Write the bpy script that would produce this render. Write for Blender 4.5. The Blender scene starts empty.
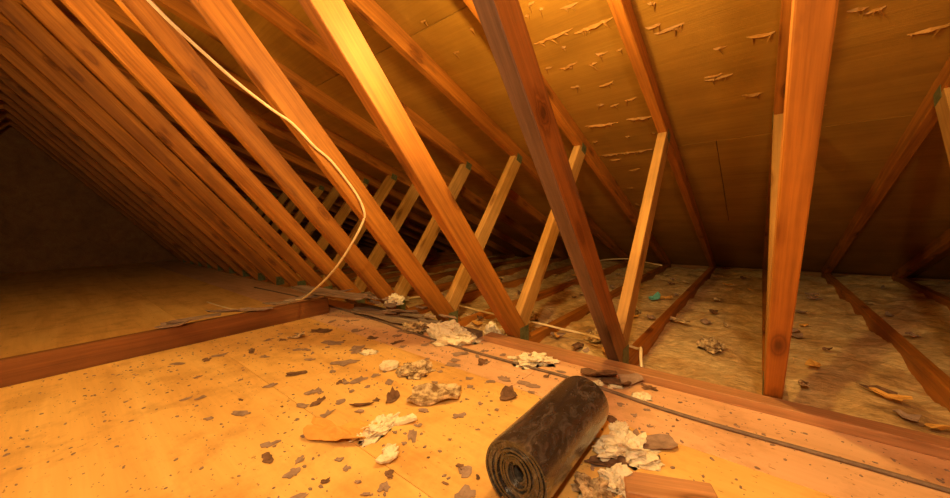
import bpy, bmesh, math, random
from mathutils import Vector, Matrix, noise

random.seed(7)
scene = bpy.context.scene
C = scene.collection

# ---------------------------------------------------------------- camera, world, light, exposure
CAM_H, YAW, PITCH, ROLL, FPX = 0.53274, 0.68743, -0.08258, -0.02082, 349.28
fwd = Vector((-math.sin(YAW)*math.cos(PITCH), math.cos(YAW)*math.cos(PITCH), math.sin(PITCH)))
rgt = Vector((math.cos(YAW), math.sin(YAW), 0))
upv = rgt.cross(fwd)
r2 = rgt*math.cos(ROLL) + upv*math.sin(ROLL)
u2 = -rgt*math.sin(ROLL) + upv*math.cos(ROLL)
cam_data = bpy.data.cameras.new('camera')
cam_data.sensor_width = 36.0
cam_data.lens = FPX*36.0/950.0
cam_data.clip_start = 0.02
cam = bpy.data.objects.new('camera', cam_data)
m3 = Matrix((r2, u2, -fwd)).transposed()
cam.matrix_world = Matrix.Translation((0, 0, CAM_H)) @ m3.to_4x4()
C.objects.link(cam)
scene.camera = cam

world = bpy.data.worlds.new('world')
scene.world = world
world.use_nodes = True
world.node_tree.nodes['Background'].inputs[0].default_value = (0.0, 0.0, 0.0, 1)
world.node_tree.nodes['Background'].inputs[1].default_value = 0.0

BULB_POS = (-0.43, 0.70, 1.10)        # bare filament bulb hanging between two trusses
BULB_COL = (1.0, 0.63, 0.18)
BULB_STRENGTH = 820.0
FILL_LIGHT_POS = (0.10, -0.30, 1.15)         # unseen fill bulb added for brightness, whiter, in the next bay
FILL_LIGHT_COL = (1.0, 0.70, 0.38)
FILL_LIGHT_STRENGTH = 1120.0
FILL_LIGHT2_POS = (-1.62, -0.34, 1.20)      # unseen warm fill bulb added to brighten the floor, further along the ridge
FILL_LIGHT2_STRENGTH = 620.0

vs = scene.view_settings
vs.view_transform = 'Standard'
vs.look = 'None'
vs.exposure = 0.12
vs.gamma = 1.0
vs.use_curve_mapping = False

# ---------------------------------------------------------------- place: the Fink trusses of a low attic
SP, T = 0.43502, 0.0402               # truss spacing, member thickness
X1 = -0.39312                         # nearest truss in the photograph
YA, TA, WA = 1.25316, 0.88497, 0.0903 # long webs
YB, TB, WB = 1.20571, 0.90816, 0.0848 # short webs
ZR, M, DR = 1.68986, 0.38468, 0.0857  # rafters: underside height at y=0, slope, depth
RIDGE = -0.19
CT = -0.0125                          # top of the bottom chords (underside of the plywood)
CD = 0.089
EAVE = 4.62
N_FIRST, N_LAST = -3, 16
XL = X1 - SP*(N_LAST-1) - 0.30
XR = X1 - SP*(N_FIRST-1) + 0.30
PLANK_Y = 1.183

# ---------------------------------------------------------------- materials
def mat(name):
    m = bpy.data.materials.new(name)
    m.use_nodes = True
    nt = m.node_tree
    nt.nodes.clear()
    out = nt.nodes.new('ShaderNodeOutputMaterial')
    b = nt.nodes.new('ShaderNodeBsdfPrincipled')
    nt.links.new(b.outputs[0], out.inputs[0])
    return m, nt, b

def nd(nt, kind, **kw):
    n = nt.nodes.new(kind)
    for k, v in kw.items():
        setattr(n, k, v)
    return n

def ramp(nt, fac, stops):
    r = nt.nodes.new('ShaderNodeValToRGB')
    e = r.color_ramp.elements
    while len(e) < len(stops):
        e.new(0.5)
    for i, (p, c) in enumerate(stops):
        e[i].position = p
        e[i].color = (c[0], c[1], c[2], 1)
    nt.links.new(fac, r.inputs[0])
    return r.outputs[0]

def mix(nt, fac, a, b, mode='MIX'):
    n = nt.nodes.new('ShaderNodeMix')
    n.data_type = 'RGBA'
    n.blend_type = mode
    for sock, v in ((n.inputs[0], fac), (n.inputs[6], a), (n.inputs[7], b)):
        if isinstance(v, (int, float)):
            sock.default_value = v
        elif isinstance(v, tuple):
            sock.default_value = (v[0], v[1], v[2], 1)
        else:
            nt.links.new(v, sock)
    return n.outputs[2]

def rand_coords(nt, scale):
    """Object coordinates shifted by a per-object random amount, then scaled."""
    tc = nt.nodes.new('ShaderNodeTexCoord')
    oi = nt.nodes.new('ShaderNodeObjectInfo')
    mul = nt.nodes.new('ShaderNodeMath'); mul.operation = 'MULTIPLY'
    nt.links.new(oi.outputs['Random'], mul.inputs[0]); mul.inputs[1].default_value = 37.0
    add = nt.nodes.new('ShaderNodeVectorMath'); add.operation = 'ADD'
    nt.links.new(tc.outputs['Object'], add.inputs[0])
    nt.links.new(mul.outputs[0], add.inputs[1])
    outs = []
    for s in scale:
        mp = nt.nodes.new('ShaderNodeMapping')
        mp.inputs['Scale'].default_value = s
        nt.links.new(add.outputs[0], mp.inputs['Vector'])
        outs.append(mp.outputs[0])
    return outs, oi.outputs['Random']

def noise_tex(nt, vec, scale, detail=4.0, rough=0.55, dist=0.0):
    n = nt.nodes.new('ShaderNodeTexNoise')
    n.inputs['Scale'].default_value = scale
    n.inputs['Detail'].default_value = detail
    n.inputs['Roughness'].default_value = rough
    n.inputs['Distortion'].default_value = dist
    if vec is not None:
        nt.links.new(vec, n.inputs['Vector'])
    return n.outputs['Fac']

def bump(nt, b, h, strength, dist):
    n = nt.nodes.new('ShaderNodeBump')
    n.inputs['Strength'].default_value = strength
    n.inputs['Distance'].default_value = dist
    nt.links.new(h, n.inputs['Height'])
    nt.links.new(n.outputs[0], b.inputs['Normal'])

def wood(name, dark, mid, light, along='y', knots=True, rough=0.6, vary=0.16, stain=None, fine_amt=0.5, knot_at=None):
    """Sawn timber; the grain runs along one local axis."""
    m, nt, b = mat(name)
    ax = 'xyz'.index(along)
    g1 = [9.0, 9.0, 9.0]; g1[ax] = 0.7
    g2 = [60.0, 60.0, 60.0]; g2[ax] = 1.6
    g3 = [11.0, 11.0, 11.0]; g3[ax] = 3.6
    (v1, v2, v3, v4), rnd = rand_coords(nt, [tuple(g1), tuple(g2), tuple(g3), (2.5, 2.5, 2.5)])
    broad = noise_tex(nt, v1, 1.3, 3, 0.5, 0.6)
    w = nt.nodes.new('ShaderNodeTexWave')
    w.wave_type = 'RINGS'
    w.rings_direction = 'XYZ'[ax]
    w.inputs['Scale'].default_value = 1.5
    w.inputs['Distortion'].default_value = 5.0
    w.inputs['Detail'].default_value = 2.0
    w.inputs['Detail Scale'].default_value = 0.6
    nt.links.new(v1, w.inputs['Vector'])
    fine = noise_tex(nt, v2, 2.0, 5, 0.65)
    col = ramp(nt, broad, [(0.25, dark), (0.52, mid), (0.78, light)])
    col = mix(nt, 0.13, col, ramp(nt, w.outputs['Fac'], [(0.0, dark), (1.0, light)]))
    col = mix(nt, fine_amt, col, ramp(nt, fine, [(0.32, (0.45, 0.42, 0.40)), (0.62, (1.05, 1.05, 1.05))]), 'MULTIPLY')
    blot = noise_tex(nt, v4, 1.6, 4, 0.6)
    col = mix(nt, 0.35, col, ramp(nt, blot, [(0.36, (0.50, 0.46, 0.42)), (0.58, (1, 1, 1))]), 'MULTIPLY')
    if stain:
        s = noise_tex(nt, v3, 1.0, 5, 0.6)
        msk = ramp(nt, s, [(0.60, (0, 0, 0)), (0.68, (1, 1, 1))])
        mk = nt.nodes.new('ShaderNodeMath'); mk.operation = 'MULTIPLY'
        nt.links.new(msk, mk.inputs[0]); mk.inputs[1].default_value = 0.55
        col = mix(nt, mk.outputs[0], col, stain)
    if knots:
        vo = nt.nodes.new('ShaderNodeTexVoronoi')
        vo.inputs['Scale'].default_value = 1.0
        nt.links.new(v3, vo.inputs['Vector'])
        km = ramp(nt, vo.outputs['Distance'], [(0.06, (0.20, 0.14, 0.10)), (0.13, (0.62, 0.52, 0.45)), (0.15, (0.40, 0.32, 0.26)), (0.19, (0.80, 0.74, 0.68)), (0.26, (1, 1, 1))])
        col = mix(nt, 0.8, col, km, 'MULTIPLY')
    if knot_at:                            # one big knot with its rings at a fixed place on the board
        tc = nt.nodes.new('ShaderNodeTexCoord')
        sb = nt.nodes.new('ShaderNodeVectorMath'); sb.operation = 'SUBTRACT'
        nt.links.new(tc.outputs['Object'], sb.inputs[0]); sb.inputs[1].default_value = knot_at
        ms = nt.nodes.new('ShaderNodeVectorMath'); ms.operation = 'MULTIPLY'
        nt.links.new(sb.outputs[0], ms.inputs[0]); ms.inputs[1].default_value = (15.0, 15.0, 27.0)
        ns = nt.nodes.new('ShaderNodeTexNoise'); ns.inputs['Scale'].default_value = 1.2
        nt.links.new(ms.outputs[0], ns.inputs['Vector'])
        ad = nt.nodes.new('ShaderNodeVectorMath'); ad.operation = 'ADD'
        nt.links.new(ms.outputs[0], ad.inputs[0]); nt.links.new(ns.outputs['Color'], ad.inputs[1])
        of = nt.nodes.new('ShaderNodeVectorMath'); of.operation = 'SUBTRACT'
        nt.links.new(ad.outputs[0], of.inputs[0]); of.inputs[1].default_value = (0.5, 0.5, 0.5)
        ln = nt.nodes.new('ShaderNodeVectorMath'); ln.operation = 'LENGTH'
        nt.links.new(of.outputs[0], ln.inputs[0])
        kk = ramp(nt, ln.outputs['Value'], [(0.22, (0.25, 0.18, 0.12)), (0.36, (0.75, 0.65, 0.5)), (0.44, (0.38, 0.28, 0.2)), (0.55, (1.0, 0.95, 0.9)), (0.66, (0.6, 0.5, 0.4)), (0.85, (1, 1, 1))])
        col = mix(nt, 0.9, col, kk, 'MULTIPLY')
    vr = nt.nodes.new('ShaderNodeMapRange')
    vr.inputs['To Min'].default_value = 1.0 - vary
    vr.inputs['To Max'].default_value = 1.0 + vary*0.6
    nt.links.new(rnd, vr.inputs['Value'])
    hs = nt.nodes.new('ShaderNodeHueSaturation')
    nt.links.new(vr.outputs[0], hs.inputs['Value'])
    nt.links.new(col, hs.inputs['Color'])
    nt.links.new(hs.outputs[0], b.inputs['Base Color'])
    b.inputs['Roughness'].default_value = rough
    b.inputs['Specular IOR Level'].default_value = 0.35
    bump(nt, b, fine, 0.45, 0.003)
    return m

def simple(name, c1, c2, scale=20.0, rough=0.8, bstr=0.4, bdist=0.004, stops=(0.35, 0.65), metal=0.0, detail=6, spec=0.3):
    m, nt, b = mat(name)
    (v,), rnd = rand_coords(nt, [(1, 1, 1)])
    n = noise_tex(nt, v, scale, detail, 0.6)
    nt.links.new(ramp(nt, n, [(stops[0], c1), (stops[1], c2)]), b.inputs['Base Color'])
    b.inputs['Roughness'].default_value = rough
    b.inputs['Metallic'].default_value = metal
    b.inputs['Specular IOR Level'].default_value = spec
    if bstr:
        bump(nt, b, n, bstr, bdist)
    return m

M_TRUSS = wood('truss_pine', (0.27, 0.088, 0.012), (0.50, 0.180, 0.022), (0.63, 0.250, 0.036), 'y', stain=(0.20, 0.070, 0.012), fine_amt=0.62)
M_TRUSS_RED = wood('red_pine', (0.20, 0.062, 0.013), (0.38, 0.128, 0.024), (0.50, 0.19, 0.045), 'y', stain=(0.09, 0.06, 0.04), rough=0.5, knot_at=(0.02, 0.949, -0.043))
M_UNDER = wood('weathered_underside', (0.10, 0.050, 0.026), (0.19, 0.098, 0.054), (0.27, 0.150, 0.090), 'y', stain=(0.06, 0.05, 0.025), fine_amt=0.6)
M_WEB = wood('short_web_pine', (0.46, 0.23, 0.060), (0.62, 0.34, 0.090), (0.74, 0.44, 0.14), 'y')
M_SHEATH = wood('roof_plywood', (0.32, 0.158, 0.020), (0.38, 0.195, 0.027), (0.43, 0.225, 0.035), 'x', knots=False, vary=0.08, fine_amt=0.22)
M_SPLINT = wood('torn_plywood', (0.32, 0.150, 0.025), (0.40, 0.19, 0.034), (0.50, 0.25, 0.05), 'x', knots=False)
M_PLANK = wood('plank_pine', (0.42, 0.20, 0.085), (0.58, 0.29, 0.13), (0.66, 0.36, 0.18), 'x')
M_BOARD = wood('dark_board', (0.14, 0.05, 0.012), (0.24, 0.085, 0.02), (0.32, 0.12, 0.03), 'y')
M_GREY_WOOD = wood('weathered_wood', (0.24, 0.165, 0.115), (0.38, 0.27, 0.19), (0.52, 0.38, 0.27), 'x', knots=False, vary=0.3)
M_PLATE = simple('gusset_steel', (0.10, 0.12, 0.055), (0.20, 0.21, 0.10), 60, 0.5, 0.2, 0.001, metal=0.3)
M_FLAKE = simple('grey_paper', (0.25, 0.165, 0.12), (0.40, 0.27, 0.20), 45, 0.9, 0.3, 0.002)
M_FLAKE_D = simple('dark_paper', (0.10, 0.050, 0.025), (0.26, 0.14, 0.08), 40, 0.85, 0.5, 0.003)
M_KRAFT = simple('kraft_paper', (0.66, 0.34, 0.075), (0.80, 0.44, 0.10), 18, 0.8, 0.4, 0.004)
M_INS = simple('insulation_wool', (0.66, 0.50, 0.28), (0.96, 0.86, 0.64), 55, 0.95, 0.9, 0.010, stops=(0.28, 0.50))
M_INS_D = simple('dirty_wool', (0.22, 0.13, 0.06), (0.80, 0.62, 0.36), 38, 0.95, 0.9, 0.010, stops=(0.40, 0.60))
M_CREAM = simple('cream_cable', (0.82, 0.64, 0.36), (0.92, 0.76, 0.48), 30, 0.45, 0.0)
M_GREYCAB = simple('grey_cable', (0.15, 0.10, 0.075), (0.25, 0.17, 0.12), 30, 0.5, 0.1)
M_TEAL = simple('teal_plastic', (0.10, 0.42, 0.40), (0.18, 0.55, 0.50), 30, 0.6, 0.2)
M_BULBCAP = simple('brass_socket', (0.45, 0.32, 0.12), (0.55, 0.40, 0.16), 30, 0.35, 0.0, metal=1.0)
M_WALL = wood('gable_boards', (0.26, 0.11, 0.03), (0.36, 0.16, 0.04), (0.42, 0.20, 0.06), 'x', knots=False)

def floor_ply(name, dark, mid, light):
    m, nt, b = mat(name)
    (v1, v2, v3, v4), rnd = rand_coords(nt, [(0.9, 7.0, 7.0), (2.5, 60.0, 60.0), (1, 1, 1), (6, 10, 6)])
    broad = noise_tex(nt, v1, 1.6, 4, 0.55, 0.8)
    fine = noise_tex(nt, v2, 2.0, 5, 0.65)
    col = ramp(nt, broad, [(0.28, dark), (0.5, mid), (0.75, light)])
    col = mix(nt, 0.16, col, ramp(nt, fine, [(0.3, (0.5, 0.45, 0.4)), (0.7, (1, 1, 1))]), 'MULTIPLY')
    dirt = noise_tex(nt, v3, 6.0, 8, 0.68)
    col = mix(nt, 0.5, col, ramp(nt, dirt, [(0.36, (0.62, 0.52, 0.45)), (0.50, (1, 1, 1))]), 'MULTIPLY')
    sp = noise_tex(nt, v4, 9.0, 3, 0.6)
    col = mix(nt, 0.75, col, ramp(nt, sp, [(0.30, (0.42, 0.30, 0.24)), (0.345, (1, 1, 1))]), 'MULTIPLY')
    nt.links.new(col, b.inputs['Base Color'])
    b.inputs['Roughness'].default_value = 0.62
    b.inputs['Specular IOR Level'].default_value = 0.3
    bump(nt, b, dirt, 0.15, 0.003)
    return m
M_FLOOR = floor_ply('floor_plywood', (0.74, 0.42, 0.12), (0.86, 0.52, 0.155), (0.92, 0.60, 0.20))
M_FLOOR_P = floor_ply('floor_strip', (0.66, 0.38, 0.20), (0.80, 0.48, 0.26), (0.88, 0.55, 0.32))

def bay_fill_mat():
    m, nt, b = mat('loose_fill')
    (v, v2), rnd = rand_coords(nt, [(1, 1, 1), (1, 2, 1)])
    n = noise_tex(nt, v, 5.0, 8, 0.7)
    n2 = noise_tex(nt, v2, 26.0, 6, 0.7)
    col = ramp(nt, n, [(0.30, (0.34, 0.20, 0.08)), (0.44, (0.70, 0.46, 0.19)), (0.62, (0.90, 0.70, 0.36))])
    col = mix(nt, 0.6, col, ramp(nt, n2, [(0.35, (0.40, 0.36, 0.32)), (0.62, (1, 1, 1))]), 'MULTIPLY')
    nt.links.new(col, b.inputs['Base Color'])
    b.inputs['Roughness'].default_value = 0.95
    bump(nt, b, n2, 0.8, 0.012)
    return m
M_FILL = bay_fill_mat()

def roll_mat():
    m, nt, b = mat('black_polythene')
    tc = nt.nodes.new('ShaderNodeTexCoord')
    mp = nt.nodes.new('ShaderNodeMapping'); mp.inputs['Scale'].default_value = (1, 0.45, 1); mp.inputs['Rotation'].default_value = (0.3, 0.0, 0.5)
    nt.links.new(tc.outputs['Object'], mp.inputs['Vector'])
    n = noise_tex(nt, mp.outputs[0], 45.0, 8, 0.68, 1.2)
    n2 = noise_tex(nt, mp.outputs[0], 110.0, 5, 0.65, 0.6)
    col = ramp(nt, n, [(0.34, (0.020, 0.017, 0.015)), (0.50, (0.050, 0.043, 0.037)), (0.68, (0.13, 0.112, 0.096))])
    nt.links.new(col, b.inputs['Base Color'])
    b.inputs['Specular IOR Level'].default_value = 0.7
    b.inputs['Coat Weight'].default_value = 0.6
    b.inputs['Coat Roughness'].default_value = 0.18
    r = nt.nodes.new('ShaderNodeMapRange'); r.inputs['To Min'].default_value = 0.12; r.inputs['To Max'].default_value = 0.36
    nt.links.new(n2, r.inputs['Value']); nt.links.new(r.outputs[0], b.inputs['Roughness'])
    bump(nt, b, n2, 0.28, 0.003)
    return m
M_ROLL = roll_mat()

def emit(name, col, strength):
    m, nt, b = mat(name)
    b.inputs['Base Color'].default_value = (0.9, 0.85, 0.75, 1)
    b.inputs['Emission Color'].default_value = (*col, 1)
    b.inputs['Emission Strength'].default_value = strength
    return m

# ---------------------------------------------------------------- builders
def link(name, me, m=None, parent=None, loc=None, rot=None, kind=None):
    o = bpy.data.objects.new(name, me)
    if m is not None and me is not None and not me.materials:
        me.materials.append(m)
    C.objects.link(o)
    if loc is not None:
        o.location = loc
    if rot is not None:
        o.rotation_euler = rot
    if parent is not None:
        o.parent = parent
    if kind:
        o['kind'] = kind
    return o

def tag(o, label, cat, group=None, kind=None):
    o['label'] = label
    if cat:
        o['category'] = cat
    if group:
        o['group'] = group
    if kind:
        o['kind'] = kind
    return o

def mesh_from(name, verts, faces, smooth=False):
    me = bpy.data.meshes.new(name)
    me.from_pydata([tuple(v) for v in verts], [], faces)
    bm = bmesh.new(); bm.from_mesh(me)
    bmesh.ops.recalc_face_normals(bm, faces=bm.faces)
    bm.to_mesh(me); bm.free()
    if smooth:
        for p in me.polygons:
            p.use_smooth = True
    me.update()
    return me

def bevelled(me, w=0.0025, seg=1):
    bm = bmesh.new(); bm.from_mesh(me)
    bmesh.ops.bevel(bm, geom=list(bm.edges), offset=w, segments=seg, affect='EDGES', clamp_overlap=True)
    bm.to_mesh(me); bm.free(); me.update()
    return me

def box_mesh(name, sx, sy, sz, bev=0.0025, centre=(0, 0, 0)):
    cx, cy, cz = centre
    v = [(cx+a*sx/2, cy+b*sy/2, cz+c*sz/2) for a in (-1, 1) for b in (-1, 1) for c in (-1, 1)]
    f = [(0, 1, 3, 2), (4, 6, 7, 5), (0, 4, 5, 1), (2, 3, 7, 6), (0, 2, 6, 4), (1, 5, 7, 3)]
    me = mesh_from(name, v, f)
    return bevelled(me, bev) if bev else me

def clip(poly, nx, ny, d):
    """Keep the part of a 2-D polygon where nx*y + ny*z >= d."""
    out = []
    for i, a in enumerate(poly):
        b = poly[(i+1) % len(poly)]
        da = nx*a[0]+ny*a[1]-d; db = nx*b[0]+ny*b[1]-d
        if da >= 0: out.append(a)
        if (da >= 0) != (db >= 0):
            t = da/(da-db); out.append((a[0]+(b[0]-a[0])*t, a[1]+(b[1]-a[1])*t))
    return out

def member_mesh(name, poly, origin, ang, t=T):
    """Extrude a (y,z) polygon by the timber's thickness, in a frame whose local y runs along the member."""
    ca, sa = math.cos(ang), math.sin(ang)
    loc = [((y-origin[0])*ca+(z-origin[1])*sa, -(y-origin[0])*sa+(z-origin[1])*ca) for y, z in poly]
    n = len(loc)
    v = [(-t/2, a, b) for a, b in loc] + [(t/2, a, b) for a, b in loc]
    f = [tuple(range(n)), tuple(range(2*n-1, n-1, -1))] + [(i, (i+1) % n, n+(i+1) % n, n+i) for i in range(n)]
    return bevelled(mesh_from(name, v, f), 0.0025)

def tube(name, pts, r, seg=8, sub=6, flat=1.0):
    P = [Vector(p) for p in pts]
    path = []
    for i in range(len(P)-1):
        p0, p1, p2, p3 = P[max(i-1, 0)], P[i], P[i+1], P[min(i+2, len(P)-1)]
        for k in range(sub):
            t = k/sub
            path.append(0.5*((2*p1)+(p2-p0)*t+(2*p0-5*p1+4*p2-p3)*t*t+(3*p1-p0-3*p2+p3)*t**3))
    path.append(P[-1])
    v, f = [], []
    for i, q in enumerate(path):
        d = (path[min(i+1, len(path)-1)]-path[max(i-1, 0)]).normalized()
        a = d.cross(Vector((0, 0, 1)))
        if a.length < 1e-3: a = Vector((1, 0, 0))
        a.normalize(); b = a.cross(d).normalized()
        for k in range(seg):
            t = 2*math.pi*k/seg
            v.append(q+a*(r*math.cos(t))+b*(r*flat*math.sin(t)))
    for i in range(len(path)-1):
        for k in range(seg):
            f.append((i*seg+k, i*seg+(k+1) % seg, (i+1)*seg+(k+1) % seg, (i+1)*seg+k))
    f.append(tuple(range(seg-1, -1, -1))); n0 = (len(path)-1)*seg
    f.append(tuple(range(n0, n0+seg)))
    return mesh_from(name, v, f, True)

def flake_mesh(name, a, b, seed, curl=0.006, thick=0.0025, jag=0.28, pts=15, lift=0.0, crumple=0.003, rings=3):
    """A torn scrap: ragged outline, curled and creased, real thickness; lies on local z=0."""
    rnd = random.Random(seed)
    ca = rnd.uniform(0, 6.28)
    prof = []
    for i in range(pts):
        t = 2*math.pi*i/pts
        p = 1.0-jag*(0.55+0.9*noise.noise(Vector((math.cos(t)*1.3+seed*1.7, math.sin(t)*1.3, seed*0.61))))
        prof.append(max(0.3, p-jag*0.55*rnd.random()))
    top = [(0, 0)]
    for k in range(1, rings+1):
        for i in range(pts):
            t = 2*math.pi*(i+0.2*rnd.uniform(-1, 1))/pts
            q = k/rings*prof[i]*(1.0 if k == rings else rnd.uniform(0.95, 1.05))
            sq = 1.0/max(abs(math.cos(t)), abs(math.sin(t)))**0.55
            top.append((0.5*a*q*sq*math.cos(t), 0.5*b*q*sq*math.sin(t)))
    def h(x, y):
        u = (2*x/a*math.cos(ca)+2*y/b*math.sin(ca))
        w = (2*x/a)**2+(2*y/b)**2
        c = noise.noise(Vector((x/a*4+seed, y/b*4, seed*0.37)))
        c += 0.6*abs(noise.noise(Vector((x/a*9+seed, y/b*9, seed*0.71))))
        return curl*(0.55*u*abs(u)+0.6*w) + crumple*c + lift*max(u, 0)
    z = [h(x, y) for x, y in top]
    z0 = min(z)
    n = len(top)
    v = [(x, y, zz-z0+thick+0.0004) for (x, y), zz in zip(top, z)] + [(x, y, zz-z0+0.0004) for (x, y), zz in zip(top, z)]
    f = []
    for i in range(pts):
        j = (i+1) % pts
        f.append((0, 1+i, 1+j)); f.append((n, n+1+j, n+1+i))
        for k in range(rings-1):
            p, q = 1+k*pts, 1+(k+1)*pts
            f.append((p+i, q+i, q+j, p+j)); f.append((n+p+j, n+q+j, n+q+i, n+p+i))
        e = 1+(rings-1)*pts
        f.append((e+i, n+e+i, n+e+j, e+j))
    return mesh_from(name, v, f)

def clump_mesh(name, a, b, h, seed, rough=0.55, sub=5):
    """A matted lump of insulation wool, flat underneath."""
    bm = bmesh.new()
    bmesh.ops.create_icosphere(bm, subdivisions=sub, radius=1.0)
    bm.verts.index_update()
    up = {}
    for v in bm.verts:
        d = v.co.normalized()
        n1 = noise.fractal(d*1.7+Vector((seed*3.1, 0, seed)), 0.9, 2.0, 3)
        n2 = noise.fractal(d*5.5+Vector((0, seed*1.7, seed)), 0.8, 2.1, 4)
        q = 1.0+rough*n1+0.25*rough*n2
        c = d*max(q, 0.25)+0.34*rough*noise.noise_vector(d*3.3+Vector((seed, 2.0, 0)))+0.16*rough*noise.noise_vector(d*9.0+Vector((0, seed, 5.0)))
        up[v.index] = d.z > -0.2
        v.co = Vector((c.x*a*0.5, c.y*b*0.5, max(c.z, -0.22)*h*0.75))
    zm = min(v.co.z for v in bm.verts)
    for v in bm.verts:
        z = v.co.z-zm-0.10*h
        v.co.z = max(z, 0.0035) if up[v.index] else max(0.0008, min(z, 0.0030))
    me = bpy.data.meshes.new(name)
    bm.to_mesh(me); bm.free()
    return me
SPL = [(-0.681, 1.182, 0.029, 0.09), (-0.658, 1.217, 0.02, 0.04), (-0.565, 1.249, 0.068, 0.04), (-0.72, 1.218, 0.018, -0.04), (-0.676, 1.34, 0.172, -0.03), (-0.764, 1.477, 0.042, -0.04), (-0.683, 1.5, 0.089, -0.11), (-0.517, 1.357, 0.156, -0.06), (-0.532, 1.488, 0.051, 0.15), (-0.583, 1.527, 0.036, -0.08), (-0.568, 1.656, 0.071, -0.13), (-0.463, 1.497, 0.02, -0.1), (-0.316, 1.355, 0.021, 0.17), (-0.331, 1.443, 0.053, 0.08), (-0.705, 1.623, 0.045, 0.13), (-0.641, 1.779, 0.038, 0.24), (-0.579, 1.804, 0.044, -0.08), (-0.498, 1.787, 0.055, -0.03), (-0.69, 1.93, 0.168, 0.13), (-0.499, 1.934, 0.118, 0.12), (-0.59, 2.074, 0.031, 0.14), (-0.464, 2.076, 0.02, -0.16), (-0.775, 2.074, 0.036, -0.01), (-0.735, 2.224, 0.113, 0.05), (-0.599, 2.229, 0.194, 0.01), (-0.722, 2.29, 0.073, -0.0), (-0.743, 2.683, 0.054, -0.13), (-0.774, 2.96, 0.037, -0.43), (-0.649, 2.431, 0.071, -0.16), (-0.66, 1.402, 0.026, 0.02), (-0.823, 1.631, 0.042, -0.17), (-0.963, 1.176, 0.03, 0.1), (-1.105, 1.242, 0.039, 0.11), (-1.127, 1.061, 0.032, 0.14)]
FLAKES = [(-1.263, 0.52, 0.088, 0.075, 0.64), (-1.038, 0.63, 0.048, 0.096, 0.64), (-1.207, 0.681, 0.117, 0.081, 0.64), (-1.305, 0.789, 0.078, 0.099, 0.63), (-1.455, 0.769, 0.114, 0.084, 0.63), (-1.682, 0.814, 0.128, 0.106, 0.62), (-1.5, 0.632, 0.044, 0.04, 0.63), (-1.021, 0.434, 0.054, 0.038, 0.65), (-0.952, 0.515, 0.036, 0.05, 0.65), (-0.984, 0.567, 0.022, 0.028, 0.65), (-1.073, 0.577, 0.027, 0.039, 0.64), (-0.756, 0.292, 0.03, 0.047, 0.66), (-0.787, 0.318, 0.021, 0.045, 0.66), (-0.718, 0.376, 0.027, 0.021, 0.66), (-0.679, 0.37, 0.018, 0.026, 0.66), (-0.677, 0.324, 0.021, 0.021, 0.66), (-0.622, 0.363, 0.017, 0.012, 0.66), (-0.581, 0.355, 0.028, 0.013, 0.66), (-0.923, 0.456, 0.028, 0.056, 0.65), (-0.568, 0.388, 0.03, 0.044, 0.66), (-0.59, 0.417, 0.026, 0.036, 0.66), (-0.719, 0.63, 0.034, 0.032, 0.65), (-0.621, 0.673, 0.038, 0.039, 0.65), (-0.699, 0.517, 0.015, 0.022, 0.65), (-0.646, 0.503, 0.015, 0.019, 0.65), (-0.436, 0.525, 0.012, 0.023, 0.66), (-0.912, 1.009, 0.088, 0.063, 0.63), (-0.887, 0.941, 0.054, 0.057, 0.64), (-0.744, 0.859, 0.027, 0.03, 0.64), (-0.704, 0.818, 0.026, 0.034, 0.64), (-0.787, 0.991, 0.045, 0.101, 0.64), (-0.652, 0.928, 0.06, 0.052, 0.64), (-0.561, 0.943, 0.083, 0.048, 0.64), (-0.671, 0.886, 0.033, 0.029, 0.64), (-0.527, 0.903, 0.024, 0.025, 0.65), (-0.283, 0.9, 0.034, 0.058, 0.65), (-0.213, 0.859, 0.047, 0.092, 0.65), (-0.251, 0.721, 0.064, 0.039, 0.66), (-0.194, 0.836, 0.055, 0.051, 0.66), (-0.201, 0.93, 0.017, 0.014, 0.65), (-0.251, 1.15, 0.043, 0.057, 0.64), (-1.168, 0.918, 0.035, 0.049, 0.63), (-1.105, 0.993, 0.039, 0.049, 0.63), (-1.35, 0.611, 0.036, 0.044, 0.64), (-1.057, 0.504, 0.022, 0.028, 0.65), (-1.373, 0.91, 0.075, 0.058, 0.63), (-1.297, 0.999, 0.057, 0.059, 0.62), (-0.861, 0.84, 0.028, 0.033, 0.64), (-0.614, 0.756, 0.02, 0.022, 0.65), (-0.569, 0.581, 0.012, 0.012, 0.65), (-0.563, 0.504, 0.011, 0.01, 0.66), (-0.858, 0.518, 0.029, 0.027, 0.65), (-0.87, 0.37, 0.023, 0.023, 0.65), (-1.171, 0.609, 0.029, 0.036, 0.64), (-0.96, 0.39, 0.017, 0.022, 0.65), (-0.478, 0.471, 0.016, 0.011, 0.66), (-0.472, 0.526, 0.013, 0.009, 0.66), (-0.556, 0.76, 0.014, 0.021, 0.65), (-0.54, 0.654, 0.013, 0.013, 0.65), (-0.524, 1.09, 0.041, 0.033, 0.64), (-0.545, 1.027, 0.027, 0.03, 0.64), (-0.226, 1.01, 0.022, 0.022, 0.65), (-0.293, 0.992, 0.025, 0.029, 0.65), (-0.246, 0.958, 0.018, 0.021, 0.65), (-0.675, 0.573, 0.024, 0.023, 0.65), (-0.875, 0.587, 0.024, 0.031, 0.65), (-1.018, 0.683, 0.028, 0.041, 0.64), (-0.815, 0.77, 0.027, 0.029, 0.64), (-0.736, 0.555, 0.024, 0.034, 0.65)]
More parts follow.
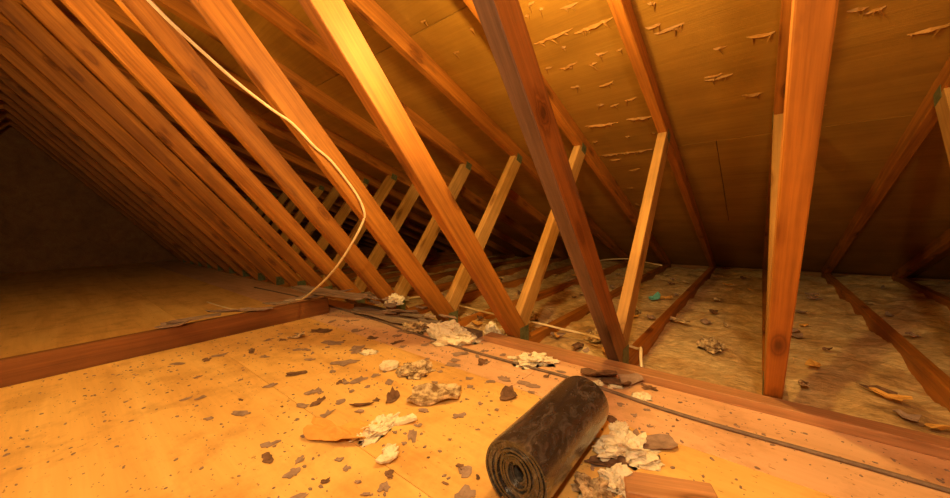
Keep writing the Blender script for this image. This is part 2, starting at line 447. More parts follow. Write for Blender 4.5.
HANG = [(-1.235, 0.482, 0.905), (-1.235, 0.536, 0.878), (-1.235, 0.573, 0.849), (-1.235, 0.622, 0.803), (-1.235, 0.676, 0.764), (-1.235, 0.732, 0.703), (-1.235, 0.78, 0.641), (-1.235, 0.806, 0.586), (-1.25, 0.816, 0.546), (-1.3, 0.802, 0.469), (-1.42, 0.798, 0.362), (-1.58, 0.808, 0.267), (-1.8, 0.836, 0.168), (-2.0, 0.859, 0.089), (-2.12, 0.852, 0.039)]
CREAM = [(-1.901, 1.554, -0.004), (-1.855, 1.643, -0.004), (-1.674, 1.653, -0.004), (-1.44, 1.613, -0.004), (-1.316, 1.591, -0.004), (-1.169, 1.574, -0.004), (-1.031, 1.571, -0.004), (-0.91, 1.565, -0.004), (-0.814, 1.558, -0.004), (-0.722, 1.545, -0.004), (-0.639, 1.54, -0.004), (-0.563, 1.526, -0.004), (-0.485, 1.518, -0.004)]
FAR = [(-1.474, 3.679, 0.02), (-1.48, 4.154, 0.02), (-1.38, 4.391, 0.02), (-1.228, 4.474, 0.02), (-1.006, 4.253, 0.02), (-0.789, 4.03, 0.02)]
GREY = [(-1.988, 1.101, 0.005), (-1.562, 1.089, 0.005), (-1.368, 1.068, 0.005), (-1.074, 1.052, 0.005), (-0.846, 1.048, 0.005), (-0.663, 1.052, 0.005), (-0.491, 1.058, 0.005), (-0.352, 1.049, 0.005), (-0.266, 1.04, 0.005), (-0.194, 1.033, 0.005)]

# ================================================================= THE SETTING
# ---- floor: sheets of plywood laid on the bottom chords
floor = link('floor', None, kind='structure')
PLANK_B = 1.236
floor_rows = [(-1.55, -0.79, 0.4), (-0.79, 0.43, 0.0), (0.43, 0.90, 1.3), (0.90, PLANK_B, 0.7)]
for r, (y0, y1, off) in enumerate(floor_rows):
    x = XL-off
    while x < XR:
        a, b = max(x, XL), min(x+2.44, XR)
        x += 2.44
        if b-a < 0.1: continue
        me = box_mesh('plywood_panel', b-a-0.0014, y1-y0-0.0014, 0.012, 0.0006)
        link('plywood_panel', me, M_FLOOR_P if r == 3 else M_FLOOR, floor, ((a+b)/2, (y0+y1)/2, -0.006))

# ---- ceiling: roof sheathing on both slopes
ceiling = link('ceiling', None, kind='structure')
sl = math.sqrt(1+M*M)
roof_rows = [(RIDGE, 1.093, 0.61), (1.093, 2.232, 1.83), (2.232, 3.371, 0.3), (3.371, 4.78, 1.5)]
for side in (1, -1):
    for y0, y1, off in roof_rows:
        x = XL-off
        while x < XR:
            a, b = max(x, XL), min(x+2.44, XR)
            x += 2.44
            if b-a < 0.1: continue
            g = 0.003 if y0 > RIDGE else 0.0
            me = box_mesh('sheathing_panel', b-a-0.003, (y1-y0-g)*sl, 0.012, 0.001)
            yc = (y0+y1+g)/2
            zc = ZR+DR-M*yc+0.006*sl
            if side == 1:
                link('sheathing_panel', me, M_SHEATH, ceiling, ((a+b)/2, yc, zc), (-math.atan(M), 0, 0))
            else:
                link('sheathing_panel', me, M_SHEATH, ceiling, ((a+b)/2, 2*RIDGE-yc, zc), (math.atan(M), 0, 0))

def splinter_mesh(L, seed):
    """A torn lip of veneer where a nail came through: ragged wedge with thin slivers hanging off it."""
    rnd = random.Random(seed)
    v, f = [], []
    n = max(4, int(L/0.014))
    hh = 0.006+0.05*min(L, 0.12)
    for i in range(n+1):
        t = i/n
        env = math.sin(math.pi*min(max(t, 0.04), 0.96))**0.6
        h = hh*env*rnd.uniform(0.45, 1.15)
        wob = rnd.uniform(-0.003, 0.003)
        v += [((t-0.5)*L, 0.0025*env+wob, -0.0005), ((t-0.5)*L, -0.004*env+wob, h), ((t-0.5)*L, -0.0015*env+wob, -0.0005)]
    for i in range(n):
        a, b = 3*i, 3*i+3
        f += [(a, a+1, b+1, b), (a+1, a+2, b+2, b+1), (a, b, b+2, a+2)]
    f += [(0, 2, 1), (3*n, 3*n+1, 3*n+2)]
    for k in range(max(1, int(L/0.045)+1)):
        x = rnd.uniform(-0.42, 0.42)*L
        l = rnd.uniform(0.018, 0.045); w = rnd.uniform(0.003, 0.006); dx = rnd.uniform(-0.012, 0.02)
        b0 = len(v)
        v += [(x-w, -0.002, -0.0005), (x+w, -0.002, -0.0005), (x, -0.004, 0.008), (x+dx, -l, rnd.uniform(0.004, 0.011))]
        f += [(b0, b0+1, b0+2), (b0, b0+3, b0+1), (b0+1, b0+3, b0+2), (b0, b0+2, b0+3)]
    return mesh_from('splinter', v, f)

nrm = -Vector((0, M, 1)).normalized()
def place_splinter(x, y, L, rot, seed):
    t = Vector((math.cos(rot), math.sin(rot), -M*math.sin(rot))).normalized()
    bb = nrm.cross(t).normalized()
    o = link('splinter', splinter_mesh(L, seed), M_SPLINT, ceiling)
    mm = Matrix((t, bb, nrm)).transposed().to_4x4()
    mm.translation = Vector((x, y, ZR+DR-M*y))
    o.matrix_basis = mm
for i, (x, y, L, rot) in enumerate(SPL):
    place_splinter(x, y, max(L, 0.024), rot, 100+i)
rr = random.Random(31)
for i in range(26):                       # the shingle rows go on in the bays to the side
    row = rr.randrange(8)
    place_splinter(rr.choice([rr.uniform(-0.34, 0.0), rr.uniform(0.09, 0.44), rr.uniform(0.52, 0.88)]), 1.2+0.145*row+rr.uniform(-0.02, 0.02), rr.uniform(0.03, 0.11), rr.uniform(-0.15, 0.15), 300+i)

# ---- end walls and eaves
def gable(name, x):
    zb = -0.13
    pk = ZR+DR-M*RIDGE
    ye = 4.78; ze = ZR+DR-M*ye
    pts = [(2*RIDGE-ye, zb), (ye, zb), (ye, ze), (RIDGE, pk), (2*RIDGE-ye, ze)]
    n = 5
    v = [(-0.01, a, b) for a, b in pts]+[(0.01, a, b) for a, b in pts]
    f = [tuple(range(n)), tuple(range(2*n-1, n-1, -1))]+[(i, (i+1) % n, n+(i+1) % n, n+i) for i in range(n)]
    return link(name, mesh_from(name, v, f), M_WALL, loc=(x, 0, 0), kind='structure')
gable('wall_left', XL-0.01)
gable('wall_right', XR+0.01)
for name, y in (('wall_back', 4.70), ('wall_front', 2*RIDGE-4.70)):
    me = box_mesh(name, XR-XL, 0.02, 0.10, 0)
    link(name, me, M_WALL, loc=((XL+XR)/2, y, -0.09), kind='structure')

# ---- loose fill between the bottom chords
def bay_fill():
    x0, x1, y0, y1 = XL+0.03, XR-0.03, 2*RIDGE-4.66, 4.66
    nx, ny = 300, 260
    v, f = [], []
    for j in range(ny+1):
        for i in range(nx+1):
            x = x0+(x1-x0)*i/nx; y = y0+(y1-y0)*j/ny
            z = -0.062+0.030*noise.fractal(Vector((x*4, y*4, 1.3)), 0.8, 2.0, 4)
            if -1.6 < y < 1.3: z = min(z, -0.03)
            v.append((x, y, max(min(z, -0.018), -0.095)))
    for j in range(ny):
        for i in range(nx):
            a = j*(nx+1)+i
            f.append((a, a+1, a+nx+2, a+nx+1))
    me = bpy.data.meshes.new('loose_insulation')
    me.from_pydata(v, [], f); me.update()
    return me
def fill_z(x, y):
    return max(min(-0.062+0.030*noise.fractal(Vector((x*4, y*4, 1.3)), 0.8, 2.0, 4), -0.018), -0.095)
o = link('loose_insulation', bay_fill(), M_FILL)
tag(o, 'brown loose insulation and dust filling the bays between the bottom chords', 'insulation', kind='stuff')

# ================================================================= THE TRUSSES
YA = 1.262
dA = (-math.cos(TA), math.sin(TA)); nA = (math.sin(TA), math.cos(TA))
dB = (math.cos(TB), math.sin(TB)); nB = (math.sin(TB), -math.cos(TB))
def strip(p, d, n, w, s0, s1):
    return [(p[0]+d[0]*s0, p[1]+d[1]*s0), (p[0]+d[0]*s1, p[1]+d[1]*s1),
            (p[0]+d[0]*s1+n[0]*w, p[1]+d[1]*s1+n[1]*w), (p[0]+d[0]*s0+n[0]*w, p[1]+d[1]*s0+n[1]*w)]
def mirror(poly):
    return [(2*RIDGE-y, z) for y, z in poly]

polyA = clip(clip(clip(strip((YA, 0), dA, nA, WA, -0.4, 3.2), 0, 1, CT), -M, -1, -ZR), 1, 0, RIDGE)
polyB = clip(clip(clip(strip((YB, 0), dB, nB, WB, -0.5, 2.5), 0, 1, CT), -M, -1, -ZR), nA[0], nA[1], nA[0]*YA+WA+0.001)
rd = (math.cos(math.atan(M)), -math.sin(math.atan(M)))
polyR = clip([(RIDGE, ZR-M*RIDGE), (EAVE, ZR-M*EAVE), (EAVE, ZR+DR-M*EAVE), (RIDGE, ZR+DR-M*RIDGE)], 0, 1, CT)
polyC = [(2*RIDGE-EAVE, CT-CD), (EAVE, CT-CD), (EAVE, CT), (2*RIDGE-EAVE, CT)]

parts = []     # (name, mesh, material, location, rotation)
def add_part(name, poly, origin, ang, m):
    parts.append((name, member_mesh(name, poly, origin, ang), m, (0, origin[0], origin[1]), (ang, 0, 0)))
add_part('bottom_chord', polyC, (0, CT), 0.0, M_TRUSS)
add_part('rafter', polyR, (1.5, ZR-M*1.5), -math.atan(M), M_TRUSS)
add_part('rafter', mirror(polyR), (2*RIDGE-1.5, ZR-M*1.5), math.atan(M), M_TRUSS)
add_part('long_web', polyA, (YA, 0), math.pi-TA, M_TRUSS)
add_part('long_web', mirror(polyA), (2*RIDGE-YA, 0), TA, M_TRUSS)
add_part('short_web', polyB, (YB, 0), TB, M_WEB)
add_part('short_web', mirror(polyB), (2*RIDGE-YB, 0), math.pi-TB, M_WEB)
# gusset plates pressed into both faces of the joints
bt = (ZR-M*YB)/(math.sin(TB)+M*math.cos(TB))
ytop, ztop = YB+dB[0]*bt+0.05, dB[1]*bt
g_node = box_mesh('gusset_plate', 0.0016, 0.072, 0.078, 0.0004)
g_top = box_mesh('gusset_plate', 0.0016, 0.060, 0.050, 0.0004)
for s in (1, -1):
    for y, z, me, rot in ((1.322, 0.014, g_node, 0), (2*RIDGE-1.322, 0.014, g_node, 0), (ytop, ztop-0.014, g_top, -math.atan(M)), (2*RIDGE-ytop, ztop-0.014, g_top, math.atan(M))):
        parts.append(('gusset_plate', me, M_PLATE, (s*(T/2+0.0008), y, z), (rot, 0, 0)))

words = {1: 'nearest tall roof truss, its web foot behind the black roll, grey underside',
         2: 'second roof truss from the black roll, its long web the brightest orange',
         3: 'third roof truss from the black roll, cream cable hanging before its web',
         4: 'fourth roof truss from the black roll, its web passing behind the hanging cable',
         0: 'roof truss just beyond the black roll, on the opposite side from the hanging cable',
         -1: 'second roof truss beyond the black roll, away from the hanging cable',
         -2: 'third roof truss beyond the black roll, away from the hanging cable',
         -3: 'last roof truss beyond the black roll, beside the gable boards'}
ordn = ['', 'first', 'second', 'third', 'fourth', 'fifth', 'sixth', 'seventh', 'eighth', 'ninth', 'tenth', 'eleventh', 'twelfth', 'thirteenth', 'fourteenth', 'fifteenth', 'sixteenth']
first = None
trusses = {}
for n in [1, 2, 3, 4]+list(range(5, N_LAST+1))+[0, -1, -2, -3]:
    x = X1-SP*(n-1)
    e = bpy.data.objects.new('roof_truss', None)
    C.objects.link(e)
    e.location = (x, 0, 0)
    e.empty_display_size = 0.1
    tag(e, words.get(n, '%s dim orange roof truss counting from the black roll' % ordn[abs(n)]), 'truss', 'roof trusses')
    trusses[n] = e
    if first is None:
        first = [link(nm, me, m, e, loc, rot) for nm, me, m, loc, rot in parts]
    else:
        for src in first:
            c = src.copy()
            C.objects.link(c)
            c.parent = e
webs = [o for o in trusses[1].children if o.name.startswith('long_web')]
for o in webs:                            # the nearest truss has redder, darker long webs
    o.material_slots[0].link = 'OBJECT'
    o.material_slots[0].material = M_TRUSS_RED
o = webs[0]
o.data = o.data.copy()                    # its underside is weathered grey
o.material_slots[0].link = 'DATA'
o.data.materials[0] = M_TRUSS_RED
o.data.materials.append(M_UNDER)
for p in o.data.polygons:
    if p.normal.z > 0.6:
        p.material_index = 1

# ================================================================= BOARDS ON THE FLOOR
me = box_mesh('plank', 2.42, PLANK_B-1.178-0.002, 0.027, 0.002)
o = link('plank', me, M_PLANK, loc=(-0.93+1.21, (1.178+PLANK_B)/2, 0.0140))
tag(o, 'pinkish pine plank along the plywood edge at the web feet behind the roll', 'plank')
me = box_mesh('weathered_plank', 0.98, 0.056, 0.026, 0.003)
o = link('weathered_plank', me, M_GREY_WOOD, loc=(-1.46, 1.200, 0.0135))
tag(o, 'grey weathered plank under scraps along the far plywood edge', 'plank')
me = box_mesh('board', 0.04, 1.50, 0.092, 0.002)
o = link('board', me, M_BOARD, loc=(-1.99, 0.27, 0.0465))
tag(o, 'dark brown board standing on edge across the plywood below the hanging cable', 'board')

# ================================================================= ROLL OF BLACK PLASTIC
def roll():
    root = link('plastic_roll', None, loc=(-0.3287, 0.5021, 0.0), rot=(0, 0, 0.0145))
    tag(root, 'black plastic sheeting roll with a spiral end lying on the plywood', 'roll')
    R, L = 0.0692, 0.3166
    turns, r0, seg = 13, 0.0150, 64
    pitch = (R-r0)/turns
    def pt(th, extra=0.0):
        r = r0+pitch*th/(2*math.pi)+extra
        k = min(1.0, max(0.0, (r-0.012)/0.042))
        sx = 0.66+0.34*k
        a = th-math.pi/2-0.5
        x, z = r*sx*math.cos(a), r*math.sin(a)*(1.04-0.04*k)
        ph = 0.45*(1-k)
        return x*math.cos(ph)-z*math.sin(ph), x*math.sin(ph)+z*math.cos(ph)
    def band(name, t0, t1, ny, thick, bulge):
        v, f = [], []
        n = int((t1-t0)/(2*math.pi)*seg)
        ys = [i/ny for i in range(ny+1)]
        for i in range(n+1):
            th = t0+(t1-t0)*i/n
            turn = th/(2*math.pi)
            off = 0.0028*math.sin(turn*2.6)+0.0012*math.sin(th*2+turn)-0.007*(1-turn/turns)**2-0.010*max(0.0, 1-turn/1.6)
            for j, q in enumerate(ys):
                y = -off*(1-q)+L*q+0.004*math.sin(turn*3.1+1)*q
                edge = 1.0-math.exp(-min(q, 1-q)*60)
                wr = bulge*(noise.noise(Vector((math.cos(th)*2.2, math.sin(th)*2.2, q*5)))*0.0009 - 0.0022*(1-edge))
                a = pt(th, wr); b = pt(th, wr-thick)
                v.append((a[0], y, a[1])); v.append((b[0], y, b[1]))
        w = 2*(ny+1)
        for i in range(n):
            for j in range(ny):
                p, q = i*w+2*j, (i+1)*w+2*j
                f.append((p, q, q+2, p+2)); f.append((p+1, p+3, q+3, q+1))
            p, q = i*w, (i+1)*w
            f.append((p, p+1, q+1, q)); p += 2*ny; q += 2*ny
            f.append((p, q, q+1, p+1))
        for i in (0, n):
            for j in range(ny):
                p = i*w+2*j
                f.append((p, p+1, p+3, p+2))
        return mesh_from(name, v, f, False)
    R0 = 0.0702
    inner = link('inner_layers', band('inner_layers', 0.0, 2*math.pi*(turns-1), 2, pitch*0.90, 0.0), M_ROLL, root, (0, 0, R0))
    outer = link('outer_wrap', band('outer_wrap', 2*math.pi*(turns-1)-0.15, 2*math.pi*turns, 44, pitch*0.95, 1.0), M_ROLL, root, (0, 0, R0))
    for o in (inner, outer):
        for p in o.data.polygons: p.use_smooth = True
        md = o.modifiers.new('edge', 'EDGE_SPLIT'); md.split_angle = math.radians(40)
    return root
roll()

# ================================================================= CABLES
HANGTOP = [(-1.235, -0.13, 1.73), (-1.235, -0.10, 1.62), (-1.235, 0.02, 1.36), (-1.235, 0.18, 1.14), (-1.235, 0.36, 0.985)]
HANG = HANG[:-3]+[(-1.80, 0.836, 0.172), (-1.93, 0.853, 0.122), (-2.02, 0.856, 0.104), (-2.10, 0.852, 0.075)]
HANGEND = [(-2.20, 0.84, 0.012), (-2.30, 0.80, 0.012), (-2.55, 0.70, 0.006), (-2.95, 0.66, 0.006)]
o = link('hanging_cable', tube('hanging_cable', HANGTOP+HANG+HANGEND, 0.0048, 8, 6), M_CREAM)
tag(o, 'cream electric cable hanging in a bend before the long webs', 'cable')
CREAM = [(x, y, z) for x, y, z in CREAM] + [(-0.432, 1.50, 0.000), (-0.36, 1.44, 0.012), (-0.33, 1.36, 0.045), (-0.315, 1.30, 0.030), (-0.30, 1.262, -0.008)]
o = link('bay_cable', tube('bay_cable', CREAM, 0.0056, 8, 5), M_CREAM)
tag(o, 'cream cable stapled across the bottom chords behind the web feet', 'cable')
o = link('thin_wire', tube('thin_wire', [(0.87*x, 0.87*y, CAM_H+0.87*(z-CAM_H)) for x, y, z in FAR], 0.006, 6, 5), M_CREAM)
tag(o, 'thin pale wire strung low near the far eave', 'wire')
GREY = [(-3.3, 1.07, 0.005), (-2.5, 1.12, 0.005)] + GREY + [(-0.05, 1.03, 0.005), (0.30, 1.04, 0.005), (0.9, 1.02, 0.005)]
o = link('floor_cable', tube('floor_cable', GREY, 0.0058, 8, 4, 0.8), M_GREYCAB)
tag(o, 'dark grey cable running along the plywood behind the black roll', 'cable')

# ================================================================= DEBRIS
def flake(name, x, y, a, b, rot, m, seed, label, cat='scrap', group=None, z=0.0, tilt=0.0, **kw):
    o = link(name, flake_mesh(name, a, b, seed, **kw), m, loc=(x, y, z), rot=(tilt, 0, rot))
    return tag(o, label, cat, group)
def clump(name, x, y, a, b, h, rot, m, seed, label, group=None, z=0.0, **kw):
    o = link(name, clump_mesh(name, a, b, h, seed, **kw), m, loc=(x, y, z), rot=(0, 0, rot))
    return tag(o, label, 'insulation', group)

rf = random.Random(77)
while len(FLAKES) < 150:
    x, y = rf.uniform(-1.85, -0.12), rf.uniform(0.22, 1.14)
    if -0.42 < x < -0.24 and y > 0.4: continue
    if rf.random() > 0.35+0.65*min(1.0, max(0.0, (-x-0.5)/0.8)): continue
    k = 0.012+0.045*rf.random()**2.2
    FLAKES.append((x, y, k*rf.uniform(0.9, 1.8), k, rf.uniform(0, 3.14)))
marks = [('the kraft paper sheet', -0.79, 0.425), ('the long curled insulation slab', -0.735, 0.694), ('the lumpy insulation clump', -0.929, 0.779),
         ('the white wad beside the roll', -0.215, 0.79), ('the near end of the roll', -0.36, 0.50), ('the far end of the roll', -0.34, 0.83),
         ('the dark curled flake', -0.568, 0.835), ('the wad at the plank', -0.64, 1.12), ('the large pale heap', -1.045, 1.115),
         ('the board on edge', -1.99, 0.6), ('the flattened pale tuft', -0.636, 0.452), ('the cream bit among grey flakes', -1.224, 0.793)]
ORD = ['', 'second ', 'third ', 'fourth ', 'fifth ', 'sixth ', 'seventh ', 'eighth ', 'ninth ', 'tenth ', 'eleventh ', 'twelfth ', 'thirteenth ', 'fourteenth ', 'fifteenth ', 'sixteenth ', 'seventeenth ', 'eighteenth ', 'nineteenth ', 'twentieth ', 'twenty-first ', 'twenty-second ', 'twenty-third ', 'twenty-fourth '] + ['twenty-%s ' % w for w in ('fifth', 'sixth', 'seventh', 'eighth', 'ninth')] + ['thirtieth '] + ['thirty-%s ' % w for w in ('first', 'second', 'third', 'fourth', 'fifth', 'sixth', 'seventh', 'eighth', 'ninth')]
near = {}
for i, (x, y, a, b, rot) in enumerate(FLAKES):
    d, k = min((math.hypot(x-mx, y-my), k) for k, (nm, mx, my) in enumerate(marks))
    near.setdefault(k, []).append((d, i))
flake_label = {}
for k, lst in near.items():
    for r, (d, i) in enumerate(sorted(lst)):
        flake_label[i] = '%s paper flake on the plywood, %snearest to %s' % ('grey-brown' if i % 5 else 'dark brown', ORD[r], marks[k][0])
for i, (x, y, a, b, rot) in enumerate(FLAKES):
    jit = random.Random(i).uniform(-0.5, 0.5)
    flake('paper_flake', x, y, a*1.3, b*1.0, rot+jit, M_FLAKE if i % 5 else M_FLAKE_D, 10+i,
          flake_label[i], 'scrap', 'paper flakes on the plywood',
          curl=0.035*min(a, b), thick=0.0009, jag=0.5, crumple=0.0022)

flake('cream_slab', -1.036, 0.752, 0.080, 0.085, 0.64, M_INS, 501, 'pale flat slab of insulation beside the lumpy clump on the plywood', 'insulation', thick=0.012, curl=0.006, jag=0.2)
clump('insulation_lump', -0.929, 0.779, 0.105, 0.085, 0.036, 0.64, M_INS_D, 3, 'lumpy dirty clump of insulation in the middle of the plywood', rough=0.6)
flake('insulation_slab', -0.735, 0.694, 0.180, 0.085, 0.80, M_INS_D, 505, 'long curled slab of dirty insulation in the middle of the plywood', 'insulation', thick=0.011, curl=0.016, jag=0.22, crumple=0.012, pts=30, rings=9)
flake('dark_scrap', -0.835, 0.612, 0.036, 0.080, 0.3, M_FLAKE_D, 507, 'dark upright scrap of tar paper at the end of the curled slab', curl=0.016, thick=0.002, lift=0.03, jag=0.4)
flake('insulation_tuft', -0.636, 0.452, 0.070, 0.085, 0.5, M_INS, 513, 'thin pale tuft of insulation flattened on the plywood near the plywood seam', 'insulation', thick=0.005, curl=0.002, jag=0.5, crumple=0.008, pts=26, rings=7)
flake('kraft_sheet', -0.80, 0.424, 0.235, 0.105, 0.62, M_KRAFT, 509, 'large torn sheet of orange kraft paper curling off the plywood', 'paper', curl=0.010, thick=0.0013, jag=0.34, crumple=0.022, pts=34, rings=10)
clump('insulation_clot', -0.742, 0.500, 0.050, 0.105, 0.024, 0.2, M_INS, 6, 'cream clot of insulation against the kraft paper sheet', rough=0.7)
flake('cream_strip', -0.715, 0.560, 0.075, 0.030, 0.9, M_INS, 511, 'narrow cream strip of insulation beside the kraft paper sheet', 'insulation', thick=0.008, curl=0.01)
clump('insulation_heap', -1.045, 1.105, 0.215, 0.115, 0.075, 0.25, M_INS, 8, 'large pale insulation heap against the plank between two web feet', rough=0.6)
clump('insulation_heap', -1.285, 1.105, 0.125, 0.085, 0.040, 0.3, M_INS_D, 9, 'browner insulation heap beside the large pale one along the plank', rough=0.7)
clump('insulation_heap', -0.965, 1.305, 0.085, 0.070, 0.055, 0.3, M_INS, 11, 'small insulation heap behind the plank beside a web foot', rough=0.7, z=-0.02)
clump('insulation_wad', -0.640, 1.108, 0.135, 0.090, 0.030, 0.5, M_INS, 12, 'pale ragged wad of insulation between the grey cable and the plank', rough=0.75)
flake('insulation_core', -0.640, 1.11, 0.05, 0.035, 0.6, M_FLAKE, 514, 'grey-brown paper scrap lying in the ragged insulation wad', z=0.021, thick=0.002)
flake('curled_flake', -0.568, 0.835, 0.070, 0.048, 0.9, M_FLAKE_D, 515, 'dark curled paper flake standing up in front of the black roll', curl=0.018, thick=0.002, lift=0.02)
flake('tar_scrap', -0.405, 1.130, 0.150, 0.110, 0.3, M_FLAKE_D, 517, 'dark brown crumpled scrap behind the far end of the roll', curl=0.018, thick=0.004, lift=0.02, z=0.002)
flake('tar_scrap', -0.345, 1.110, 0.130, 0.075, -0.1, M_FLAKE_D, 518, 'second dark scrap tucked in front of the plank behind the roll', curl=0.012, thick=0.004, z=0.001, lift=0.012)
flake('grey_scrap', -0.308, 1.145, 0.125, 0.100, 0.55, M_FLAKE, 519, 'grey-brown pointed scrap leaning on the plank behind the roll', z=0.012, tilt=0.35, curl=0.004, jag=0.5, pts=7)
clump('insulation_bit', -0.335, 1.090, 0.042, 0.022, 0.014, 0.6, M_INS, 14, 'white insulation bit between the dark scraps and the grey cable')
clump('insulation_bit', -0.258, 1.072, 0.050, 0.042, 0.012, 0.4, M_INS, 15, 'flat pale insulation bit on the far side of the grey cable')
flake('grey_triangle', -0.534, 1.345, 0.050, 0.040, 0.5, M_FLAKE, 521, 'grey pointed scrap standing behind the plank beside the nearest web', z=-0.008, tilt=0.5, jag=0.5, pts=6)
clump('insulation_bit', -0.385, 1.075, 0.030, 0.030, 0.016, 0.6, M_INS, 16, 'tan insulation bit touching the far end of the roll')
clump('insulation_wad', -0.215, 0.790, 0.105, 0.085, 0.034, 0.9, M_INS, 17, 'white insulation wad beside the black roll, larger and cleaner', rough=0.75)
clump('insulation_wad', -0.255, 0.865, 0.040, 0.055, 0.020, 0.3, M_INS, 27, 'small white insulation wad above the larger clean one beside the roll', rough=0.7)
clump('insulation_wad', -0.233, 0.628, 0.060, 0.058, 0.034, 0.5, M_INS_D, 18, 'grey dirty insulation wad at the near side of the roll', rough=0.6)
clump('insulation_wad', -0.205, 0.682, 0.055, 0.050, 0.028, 0.7, M_INS, 19, 'yellowish insulation wad between the dirty wad and the wood offcut', rough=0.75)
flake('brown_scrap', -0.240, 0.727, 0.115, 0.045, 0.45, M_FLAKE_D, 523, 'dark brown curled strip tucked against the side of the black roll', curl=0.012, thick=0.003, z=0.001)
flake('brown_sheet', -0.168, 0.866, 0.115, 0.075, 0.7, M_FLAKE, 525, 'brown paper sheet lying past the white wad beside the roll', curl=0.010, thick=0.002)
me = box_mesh('wood_offcut', 0.16, 0.062, 0.018, 0.0025)
o = link('wood_offcut', me, M_PLANK, loc=(-0.118, 0.712, 0.0095), rot=(0, 0, 0.42))
tag(o, 'short pinkish wood offcut on the plywood beside the roll', 'offcut')
clump('insulation_bit', -1.224, 0.793, 0.064, 0.040, 0.012, 0.6, M_INS, 21, 'cream insulation bit among grey flakes toward the far plywood')
flake('bark_chip', -1.66, 0.700, 0.092, 0.055, 0.75, M_INS_D, 527, 'tan curled chip near the dark board on edge', curl=0.02, thick=0.006)
flake('long_flake', -0.880, 0.540, 0.085, 0.020, 1.0, M_FLAKE_D, 529, 'narrow dark curl beside the kraft paper sheet', curl=0.012, thick=0.002)

# weathered scraps heaped on the weathered plank and the board on edge
rw = random.Random(5)
for i in range(16):
    x = -2.02+0.85*rw.random(); y = 1.18+rw.uniform(-0.05, 0.06)
    flake('shingle_scrap', x, y, rw.uniform(0.10, 0.24), rw.uniform(0.03, 0.07), rw.uniform(-0.35, 0.45), M_GREY_WOOD if i % 3 else M_FLAKE, 600+i,
          'grey weathered scrap on the weathered plank, %sin the heap counting upward' % (ORD[i] or 'first '), 'scrap', 'scraps heaped on the weathered plank', z=0.028+0.0035*i, curl=0.012, thick=0.004, jag=0.3, crumple=0.008)
for i in range(8):
    y = 0.30+0.11*i+rw.uniform(-0.03, 0.03)
    flake('shingle_scrap', -2.02+rw.uniform(-0.06, 0.05), y, rw.uniform(0.14, 0.26), rw.uniform(0.06, 0.10), rw.uniform(0.9, 1.7), M_GREY_WOOD if i % 3 else M_FLAKE, 640+i,
          'grey weathered scrap across the dark board on edge, %stoward the plank' % (ORD[i] or 'first '), 'scrap', 'scraps on the dark board', z=0.0935+0.004*(i % 3), curl=0.012, thick=0.004, jag=0.3, crumple=0.008)
clump('insulation_bit', -1.62, 1.235, 0.10, 0.07, 0.055, 0.3, M_INS, 23, 'pale insulation tuft on top of the scraps on the weathered plank', z=0.06)

flake('weathered_slab', -2.00, 1.02, 0.80, 0.15, 0.10, M_GREY_WOOD, 671, 'long grey weathered slab lying over the end of the dark board', 'scrap', z=0.108, thick=0.010, curl=0.006, jag=0.18, crumple=0.010, pts=26, rings=5)
flake('weathered_slab', -1.56, 1.125, 0.62, 0.10, 0.06, M_GREY_WOOD, 673, 'grey weathered slab lying in front of the weathered plank', 'scrap', z=0.012, thick=0.008, curl=0.006, jag=0.2, crumple=0.012, pts=26, rings=5)
# scraps down in the bays beyond the plank
rb = random.Random(11)
bay_name = {-1: 'two bays beyond the roll', 0: 'in the bay beyond the roll', 1: 'in the bay right behind the nearest truss', 2: 'in the bay between the two nearest trusses', 3: 'in the bay between second and third trusses',
            4: 'in the bay between third and fourth trusses', 5: 'in the bay between fourth and fifth trusses'}
bays = {}
for i in range(90):
    n = rb.randrange(-1, 6)
    x = X1-SP*(n-1)+rb.uniform(0.06, SP-0.06); y = 1.45+2.6*rb.random()**1.5
    bays.setdefault(n, []).append((y, x, i))
for n, lst in bays.items():
    for r, (y, x, i) in enumerate(sorted(lst)):
        k = rb.randrange(4)
        flake('bay_scrap', x, y, rb.uniform(0.04, 0.14), rb.uniform(0.03, 0.08), rb.uniform(0, 3), (M_FLAKE, M_FLAKE_D, M_KRAFT, M_INS_D)[k], 700+i,
              '%s scrap %s, %sout from the plank' % (('grey-brown', 'dark brown', 'tan', 'dirty cream')[k], bay_name[n], ORD[r] or 'first '),
              'scrap', 'scraps in the chord bays', z=fill_z(x, y)+0.010, curl=0.014, thick=0.003, jag=0.4, crumple=0.012, pts=9)
for i, (x, y) in enumerate([(-2.05, 1.62), (-2.45, 1.75), (-1.62, 1.72), (-2.3, 1.5), (-0.6, 1.66), (-0.15, 1.8), (-1.05, 1.8), (-0.62, 2.3)]):
    clump('bay_tuft', x, y, 0.10, 0.08, 0.05, i, M_INS if i < 4 else M_INS_D, 40+i, '%s insulation tuft lying in the chord bays, %sfrom the hanging cable' % ('cream' if i < 4 else 'dirty', ORD[[1, 0, 3, 2, 5, 7, 4, 6][i]] or 'nearest '), 'tufts in the chord bays', z=fill_z(x, y)+0.004)
flake('teal_scrap', -0.553, 2.628, 0.10, 0.07, 0.6, M_TEAL, 801, 'teal plastic scrap in the bay beyond the nearest short web', 'scrap', z=fill_z(-0.553, 2.628)+0.01, curl=0.02, thick=0.004, lift=0.03)

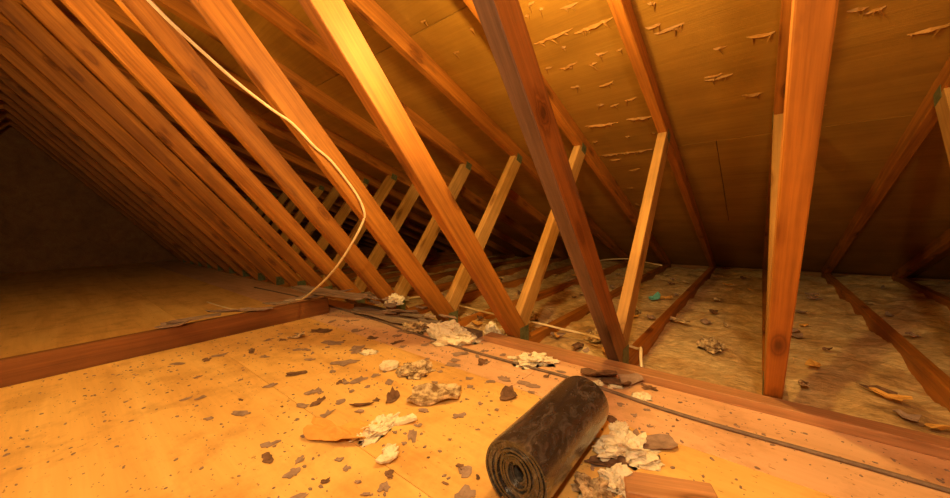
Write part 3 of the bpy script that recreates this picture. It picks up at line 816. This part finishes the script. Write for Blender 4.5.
# crumbs too small to count
def crumbs():
    rnd = random.Random(3)
    v, f = [], []
    for i in range(2600):
        x = -2.0+2.6*rnd.random(); y = -0.2+1.36*rnd.random()
        s = 0.0009+0.0034*rnd.random()**3
        rot = rnd.uniform(0, 3.14); b0 = len(v)
        k = 5
        for z, q in ((0.0002, 1.0), (0.0006+0.5*s, 0.8)):
            for j in range(k):
                t = 2*math.pi*j/k
                rr_ = s*q*rnd.uniform(0.6, 1.2)
                cx, cy = 1.7*rr_*math.cos(t), rr_*math.sin(t)
                v.append((x+cx*math.cos(rot)-cy*math.sin(rot), y+cx*math.sin(rot)+cy*math.cos(rot), z))
        f.append(tuple(range(b0+k, b0+2*k)))
        for j in range(k):
            f.append((b0+j, b0+(j+1) % k, b0+k+(j+1) % k, b0+k+j))
    me = bpy.data.meshes.new('crumbs'); me.from_pydata(v, [], f); me.update()
    return me
o = link('crumbs', crumbs(), M_FLAKE)
tag(o, 'fine dark crumbs and dust scattered over the plywood', 'debris', kind='stuff')

# ================================================================= LAMPS
def lathe(name, prof, seg=20):
    v, f = [], []
    for r, z in prof:
        for k in range(seg):
            t = 2*math.pi*k/seg
            v.append((r*math.cos(t), r*math.sin(t), z))
    for i in range(len(prof)-1):
        for k in range(seg):
            f.append((i*seg+k, i*seg+(k+1) % seg, (i+1)*seg+(k+1) % seg, (i+1)*seg+k))
    f.append(tuple(range(seg-1, -1, -1))); n0 = (len(prof)-1)*seg
    f.append(tuple(range(n0, n0+seg)))
    return mesh_from(name, v, f, True)
def bulb(pos, col, strength, label):
    root = link('light_bulb', None, loc=pos)
    tag(root, label, 'bulb')
    link('glass', lathe('glass', [(0.006, -0.034), (0.020, -0.030), (0.029, -0.015), (0.031, 0.0), (0.027, 0.016), (0.017, 0.034), (0.014, 0.045)]), emit('bulb_glow', col, strength), root)
    link('socket', lathe('socket', [(0.014, 0.045), (0.018, 0.048), (0.018, 0.085), (0.008, 0.092)]), M_BULBCAP, root)
    zt = ZR+DR-M*abs(pos[1]-RIDGE)-M*RIDGE-pos[2]-0.002
    link('cord', lathe('cord', [(0.003, 0.092), (0.003, zt)], 8), M_GREYCAB, root)
bulb(BULB_POS, BULB_COL, BULB_STRENGTH, 'bare warm bulb hanging from the roof between the two nearest trusses')
bulb(FILL_LIGHT2_POS, BULB_COL, FILL_LIGHT2_STRENGTH, 'added unseen fill bulb, warm, hung further along near the hanging cable')
bulb(FILL_LIGHT_POS, FILL_LIGHT_COL, FILL_LIGHT_STRENGTH, 'added unseen fill bulb, whiter, hung from the roof beyond the roll')
